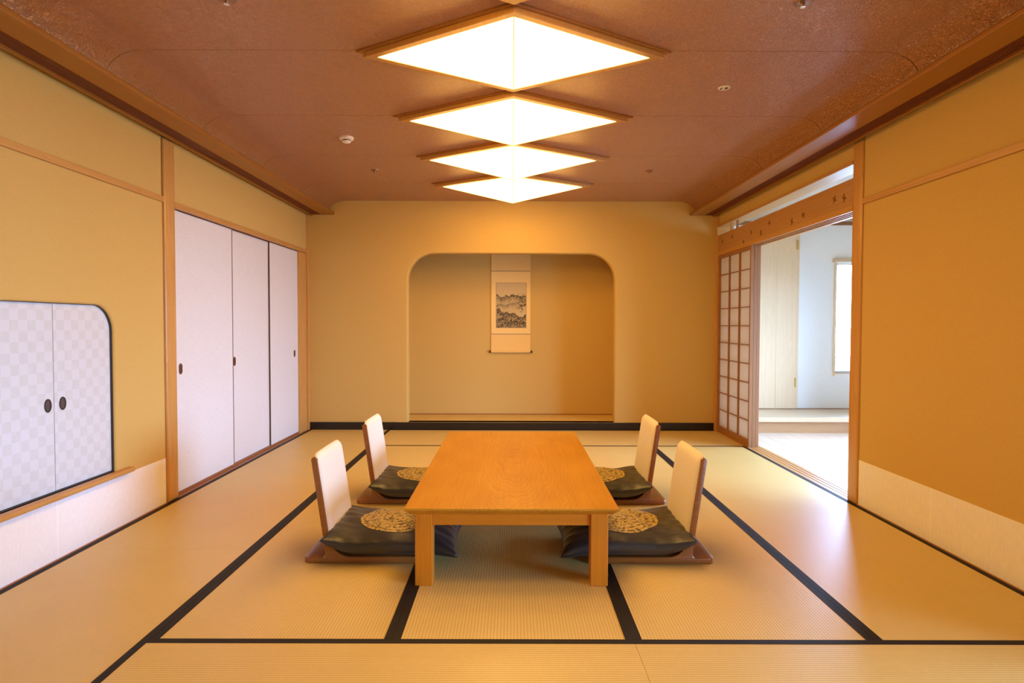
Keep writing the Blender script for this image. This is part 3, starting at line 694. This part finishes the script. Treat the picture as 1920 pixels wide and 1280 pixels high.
tag(sm, 'round white smoke detector on the ceiling left of the lamps', 'smoke detector')
dl = empty('recessed_spotlight', (1.215, 3.550, ZC))
MB().lathe([(0.024, -0.001), (0.024, -0.007), (0.031, -0.007), (0.036, -0.001)], (1.215, 3.550, ZC), 2, 28).build('trim_ring', WHITEPLASTIC, dl, smooth=True)
MB().lathe([(0.0, -0.001), (0.024, -0.001), (0.024, -0.003), (0.0, -0.003)], (1.215, 3.550, ZC), 2, 28).build('lens', DARKMETAL, dl, smooth=True)
bx(1.205, 1.219, 3.528, 3.572, ZC-0.0055, ZC-0.003).build('bracket', WHITEPLASTIC, dl)
tag(dl, 'small white-rimmed recessed fitting on the ceiling right of the lamps', 'spotlight')

# ------------------------------------------------------------------ wall behind the camera
wz = bx(XL-0.1, XR+0.2, YR-0.1, YR, -0.04, 2.62).build('wall_rear', PLASTER); struct(wz, 'plain beige plaster wall behind the viewer', 'wall')

# ------------------------------------------------------------------ sunroom beyond the opening
SZ = -0.010
sf = bx(2.42, SX+0.1, YR, SY, -0.12, SZ-0.03).build('floor_sunroom', PALEWOOD_Y); struct(sf, 'pale glossy plank floor of the sunroom', 'floor')
npl = 14; pw = (SX+0.02-2.425)/npl
for k in range(npl):
    x0 = 2.425+k*pw; bx(x0+0.0008, x0+pw-0.0008, YR, SY, SZ-0.03, SZ).build('floor_plank', PALEWOOD_Y, sf, bev=0.001, seg=1)
CEILWOOD = wood('pale_ceiling_wood', (0.44, 0.34, 0.25), (0.52, 0.41, 0.30), 1, 30, 0.8, 0.6, 0.4)
sc_ = bx(XR+0.12, SX+0.1, YR, SY, 2.46, 2.50).build('ceiling_sunroom', CEILWOOD); struct(sc_, 'pale boarded ceiling of the sunroom seen through the transom slot', 'ceiling')
for k in range(7):
    x0 = XR+0.14+k*0.30; bx(x0+0.002, min(x0+0.298, SX), YR, SY, 2.445, 2.461).build('ceiling_board', CEILWOOD, sc_, bev=0.001, seg=1)
# end wall with the tall window
EX0, EX1, EZ0, EZ1 = 3.905, 4.44, 0.610, 1.935
we = holed('wall_sunroom_end', 1, rect(2.30, SX+0.1, -0.04, 2.50), [rect(EX0, EX1, EZ0, EZ1)], SY, SY+0.12, WHITEWALL)
struct(we, 'pale bluish white end wall of the sunroom', 'wall')
bx(2.30, SX, SY-0.012, SY, 2.385, 2.43).build('cornice_strip', DARKWOOD, we)
bx(3.425, 3.450, SY-0.014, SY, 0.17, 2.40).build('door_post', PALEWOOD_Z, we)
bx(2.42, 3.425, SY-0.014, SY, 2.300, 2.330).build('door_head', PALEWOOD_X, we)
cd = empty('door_9', (2.9, SY, 0.17))
for k in range(4):
    x0 = 2.44+k*0.245; bx(x0+0.0006, x0+0.2444, SY-0.026, SY-0.002, 0.178, 2.298).build('door_board', PALEWOOD_Z, cd, bev=0.001, seg=1)
for z in (0.44, 2.09):
    h = bx(3.405, 3.430, SY-0.031, SY-0.024, z, z+0.11).build('hinge', BRASS, cd, bev=0.002)
    h['label'] = 'brass hinge'
    MB().lathe([(0.0, 0), (0.006, 0), (0.006, 0.11), (0.0, 0.11)], (3.424, SY-0.034, z), 2, 12).build('hinge_pin', BRASS, h, smooth=True)
struct(cd, 'tall pale wooden closet door with brass hinges in the sunroom', 'door')
wn = empty('window_1', ((EX0+EX1)/2, SY, EZ0))
holed('window_frame', 1, rect(EX0, EX1, EZ0, EZ1), [rect(EX0+0.022, EX1-0.022, EZ0+0.022, EZ1-0.022)], SY+0.03, SY+0.08, WHITEPLASTIC).parent = wn
wn.children[0].location = (-wn.location.x, -wn.location.y, -wn.location.z)
bx(EX0+0.02, EX1-0.02, SY+0.05, SY+0.054, EZ0+0.02, EZ1-0.02).build('pane', GLASS, wn)
bx(EX0-0.028, EX0-0.004, SY-0.014, SY+0.002, EZ0-0.040, EZ1+0.012).build('side_casing', PALEWOOD_Z, wn, bev=0.002)
bx(EX0-0.050, EX1+0.05, SY-0.05, SY+0.002, EZ1+0.006, EZ1+0.044).build('head_casing', PALEWOOD_X, wn, bev=0.003)
bx(EX0, EX1, SY-0.010, SY+0.03, EZ0-0.012, EZ0).build('sill', PALEWOOD_X, wn, bev=0.002)
struct(wn, 'bright tall window with wooden casing in the sunroom end wall', 'window')
# window wall
ww = holed('wall_sunroom_window', 0, rect(YR, SY+0.1, -0.04, 2.50), [rect(a, b, WZ0, WZ1) for a, b in WINS], SX, SX+0.12, WHITEWALL)
struct(ww, 'white sunroom wall with large windows, out of view on the right', 'wall')
for k, (a, b) in enumerate(WINS):
    n = empty('window_%d' % (k+2), (SX, (a+b)/2, WZ0))
    f = holed('window_frame', 0, rect(a, b, WZ0, WZ1), [rect(a+0.04, (a+b)/2-0.02, WZ0+0.04, WZ1-0.04), rect((a+b)/2+0.02, b-0.04, WZ0+0.04, WZ1-0.04)], SX+0.04, SX+0.09, WHITEPLASTIC)
    f.parent = n; f.location = (-n.location.x, -n.location.y, -n.location.z)
    for p, q in ((a+0.03, (a+b)/2-0.01), ((a+b)/2+0.01, b-0.03)): bx(SX+0.062, SX+0.066, p, q, WZ0+0.03, WZ1-0.03).build('pane', GLASS, n)
    struct(n, 'large side window of the sunroom, number %d counted from behind the viewer' % (k+1), 'window')
sd = bx(2.30, 2.421, 6.79, SY, -0.04, 2.50).build('wall_sunroom_side', WHITEWALL); struct(sd, 'narrow return of white wall behind the paper screens', 'wall')
ws = bx(XR+0.0, SX+0.1, YR-0.1, YR, -0.04, 2.50).build('wall_sunroom_rear', WHITEWALL); struct(ws, 'white rear wall of the sunroom behind the viewer', 'wall')
# bench platform
bn = empty('bench', (3.45, 6.95, SZ))
bx(2.425, SX, 6.66, SY-0.001, 0.118, 0.170).build('bench_top', PALEWOOD_X, bn, bev=0.004)
bx(2.425, SX, 6.72, 6.745, SZ, 0.118).build('front_board', BENCHFRONT, bn)
bx(2.425, SX, SY-0.016, SY-0.002, 0.170, 0.178).build('back_strip', DARKWOOD, bn)
tag(bn, 'low pale wooden platform bench along the sunroom end wall', 'bench')

# ------------------------------------------------------------------ low table
TX, TYa, TYb, TZ = -0.006, 2.694, 4.640, 0.365
TW = 0.482
tb = empty('low_table', (TX, (TYa+TYb)/2, 0))
top = MB(); t0, t1 = TZ-0.034, TZ
def lv(ins, z): return [(TX-TW+ins, TYa+ins, z), (TX+TW-ins, TYa+ins, z), (TX+TW-ins, TYb-ins, z), (TX-TW+ins, TYb-ins, z)]
top.v = lv(0.030, t0)+lv(0.004, TZ-0.014)+lv(0.0, TZ-0.010)+lv(0.0, TZ-0.002)+lv(0.002, TZ)
for j in range(4):
    for i in range(4): top.f.append((j*4+i, j*4+(i+1) % 4, (j+1)*4+(i+1) % 4, (j+1)*4+i))
top.f += [(3, 2, 1, 0), (16, 17, 18, 19)]
top.build('tabletop', TABLETOP, tb)
LG = 0.079; lx = 0.438
for sx in (-1, 1):
    for y0 in (TYa+0.034, TYb-0.034-LG):
        xo = TX+sx*lx; xi = xo-sx*LG
        bx(min(xo, xi), max(xo, xi), y0, y0+LG, 0.0, t0).build('leg', TABLEWOOD_Z, tb, bev=0.003)
for y0 in (TYa+0.046, TYb-0.046-0.022): bx(TX-lx+LG, TX+lx-LG, y0, y0+0.022, 0.275, t0).build('apron', TABLEWOOD_X, tb, bev=0.002)
for s in (-1, 1):
    x0 = TX+s*(lx-0.012); x1 = x0-s*0.022
    bx(min(x0, x1), max(x0, x1), TYa+0.034+LG, TYb-0.034-LG, 0.275, t0).build('apron', TABLEWOOD_Y, tb, bev=0.002)
tag(tb, 'low honey-coloured wooden table with four square legs on the tatami', 'table')

# ------------------------------------------------------------------ legless chairs (local: x towards the table, y across, z up, origin at the rear)
CWD = 0.430
def back_x(z): return 0.112 - 0.146*(z-0.04)          # rear line of the backrest
def make_chair():
    t = empty('legless_chair')
    hy = CWD/2
    # base board with rounded rear corners
    r = 0.034
    poly = [(0.62, -hy)] + [(0.62, hy)] + [(r+r*math.cos(a), hy-r+r*math.sin(a)) for a in [PI/2+PI/2*i/6 for i in range(7)]] + [(r+r*math.cos(a), -hy+r+r*math.sin(a)) for a in [PI+PI/2*i/6 for i in range(7)]]
    MB().prism(poly, 2, 0.0, 0.029).build('base_board', CHAIRWOOD, t, bev=0.004, smooth=True, ang=50, local=True)
    # bent plywood shell: side outline swept across
    T = 0.030; o = []
    o += [(0.095, 0.028), (0.107, 0.032), (0.110, 0.045)]
    for z in (0.12, 0.25, 0.40, 0.515): o.append((back_x(z), z))
    zt = 0.515; xc = back_x(zt)+T/2
    o += [(xc-T/2*math.cos(a), zt+0.014*math.sin(a)) for a in [PI/6*i for i in range(1, 6)]]
    for z in (0.515, 0.40, 0.25, 0.165): o.append((back_x(z)+T, z))
    x1 = back_x(0.165)+T
    for i in range(1, 10):
        a = PI/2*i/9; o.append((x1+0.105*(1-math.cos(a)), 0.165-0.131*math.sin(a)))
    o += [(0.59, 0.034), (0.59, 0.028)]
    MB().prism(o, 1, -hy, hy).build('shell', CHAIRWOOD, t, bev=0.002, smooth=True, ang=35, local=True)
    # upholstered pad: front of the back, rounded over the top
    nu, nv = 20, 22; mb = MB()
    def outline(v):      # half width, narrowing round the upper corners
        z = 0.135+v*0.407; R = 0.040; dz = z-(0.542-R)
        return hy-0.002-(R-math.sqrt(max(R*R-dz*dz, 0)) if dz > 0 else 0)
    def surf(u, v, front):
        z = 0.135+v*0.407; k = u*2-1; y = k*outline(v)
        edge = (1-abs(k)**8)**0.5*(1-max(0, (v-0.55)/0.45)**8)**0.5
        x = back_x(z)+T-0.004
        bow = 0.010*(1-k*k)
        return (x+(0.020*edge-bow if front else -0.012-bow*0.2), y, z)
    mb.grid(lambda u, v: surf(u, v, True), nu, nv)
    mb.grid(lambda u, v: surf(u, v, False), nu, nv)
    m = nu+1; K = m*(nv+1)
    for j in range(nv):
        mb.f += [(j*m, (j+1)*m, K+(j+1)*m, K+j*m), (j*m+nu, K+j*m+nu, K+(j+1)*m+nu, (j+1)*m+nu)]
    for i in range(nu):
        mb.f += [(i, K+i, K+i+1, i+1), (nv*m+i, nv*m+i+1, K+nv*m+i+1, K+nv*m+i)]
    mb.build('backrest_pad', UPHOLST, t, smooth=True, ang=75, local=True)
    return t
chair0 = make_chair()
CH = [(-1.040, 3.200, 0.0, 'legless wooden chair left of the table at its near end'), (1.002, 3.200, PI, 'legless wooden chair right of the table at its near end'),
      (-1.032, 4.190, 0.0, 'legless wooden chair left of the table at its far end'), (1.016, 4.190, PI, 'legless wooden chair right of the table at its far end')]
for k, (x, y, a, lab) in enumerate(CH):
    o = chair0 if k == 0 else copy_tree(chair0)
    o.location = (x, y, 0); o.rotation_euler = (0, 0, a); tag(o, lab, 'chair', 'legless chairs around the low table')

# ------------------------------------------------------------------ floor cushions (local: x towards the table, origin at the centre on the seat)
CHX, CHY, CT = 0.335, 0.290, 0.074
def cush(u, v, side):
    """u,v in [-1,1]; side +1 upper, -1 lower"""
    px = u*CHX*(1-0.085*(1-v*v)*abs(u)); py = v*CHY*(1-0.085*(1-u*u)*abs(v))
    e = max(0.0, (1-abs(u)**2.6))*max(0.0, (1-abs(v)**2.6))
    h = e**0.36
    pucker = 0.006*math.sin(23*u+5*v)*math.sin(4*v)*abs(v)**4*e**0.3 + 0.006*math.sin(21*v+3*u)*abs(u)**4*e**0.3 + 0.004*math.sin(9*u+7*v+1.3)*h
    z = 0.052 + (CT*1.05*h if side > 0 else -0.050*h) + (pucker if side > 0 else 0)
    rear = max(0.0, (-u-0.45)/0.55); z += 0.052*rear*rear
    front = max(0.0, (u-0.35)/0.65); z -= 0.026*front*front
    return px, py, z
def make_cushion():
    t = empty('floor_cushion'); n = 40; mb = MB()
    def g(s):
        def f(a, b):
            q = lambda w: math.sin((w*2-1)*PI/2)*0.6+(w*2-1)*0.4
            return cush(q(a), q(b), s)
        return f
    mb.grid(g(1), n, n); mb.grid(g(-1), n, n)
    mb.build('cushion_body', SATIN, t, smooth=True, ang=180, local=True, merge=True)
    def med(a, b):
        r = 0.200*b; x, y = r*math.cos(2*PI*a), r*math.sin(2*PI*a)
        u, v = x/CHX, y/CHY
        for _ in range(6):
            p = cush(u, v, 1); u += (x-p[0])/CHX; v += (y-p[1])/CHY
        p = cush(u, v, 1); return (x, y, p[2]+0.0016)
    MB().grid(med, 48, 14, True).build('medallion', MEDAL, t, smooth=True, ang=180, local=True)['label'] = 'round gold patterned medallion'
    return t
cu0 = make_cushion()
CU = [(-0.602, 3.205, 0.0, 'black satin floor cushion on the near left legless chair'), (0.566, 3.205, PI, 'black satin floor cushion on the near right legless chair'),
      (-0.598, 4.190, 0.0, 'black satin floor cushion on the far left legless chair'), (0.575, 4.190, PI, 'black satin floor cushion on the far right legless chair')]
for k, (x, y, a, lab) in enumerate(CU):
    o = cu0 if k == 0 else copy_tree(cu0)
    o.location = (x, y, 0.034); o.rotation_euler = (0, 0, a); tag(o, lab, 'cushion', 'floor cushions on the legless chairs')

# ------------------------------------------------------------------ hanging scroll in the alcove
sr = empty('hanging_scroll', (-0.020, YA-0.012, 0.84)); ys = YA-0.012
bx(-0.258, 0.218, ys, ys+0.0025, 1.831, 2.300).build('upper_mount', SILK1, sr)
bx(-0.258, 0.218, ys, ys+0.0025, 1.068, 1.829).build('middle_mount', SILK2, sr)
bx(-0.258, 0.218, ys, ys+0.0025, 0.862, 1.066).build('lower_mount', SILK1, sr)
bx(-0.258, 0.218, ys-0.0012, ys, 1.825, 1.836).build('band', BAND, sr); bx(-0.258, 0.218, ys-0.0012, ys, 1.062, 1.073).build('band', BAND, sr)
for a, b, c, d in ((-0.201, 0.170, 1.683, 1.690), (-0.201, 0.170, 1.140, 1.147), (-0.201, -0.194, 1.147, 1.683), (0.163, 0.170, 1.147, 1.683)):
    bx(a, b, ys-0.0010, ys, c, d).build('painting_border', BAND, sr)
bx(-0.194, 0.163, ys-0.0016, ys, 1.147, 1.683).build('painting', INK, sr)['label'] = 'ink painting of misty hills'
MB().lathe([(0.0, -0.258), (0.013, -0.258), (0.013, 0.218), (0.0, 0.218)], (0, ys-0.008, 0.855), 0, 18).build('roller', SILK1, sr, smooth=True)
for a, b in ((-0.284, -0.258), (0.218, 0.244)): MB().lathe([(0.0, a), (0.015, a), (0.013, (a+b)/2), (0.015, b), (0.0, b)], (0, ys-0.008, 0.855), 0, 18).build('roller_knob', plain('knob_dark', (0.05, 0.012, 0.01), 0.3), sr, smooth=True)
MB().tube([(-0.15, ys, 2.30), (-0.02, ys, 2.40), (0.11, ys, 2.30)], 0.002, 6).build('cord', BAND, sr)
tag(sr, 'hanging scroll with a grey ink landscape in the alcove', 'scroll')
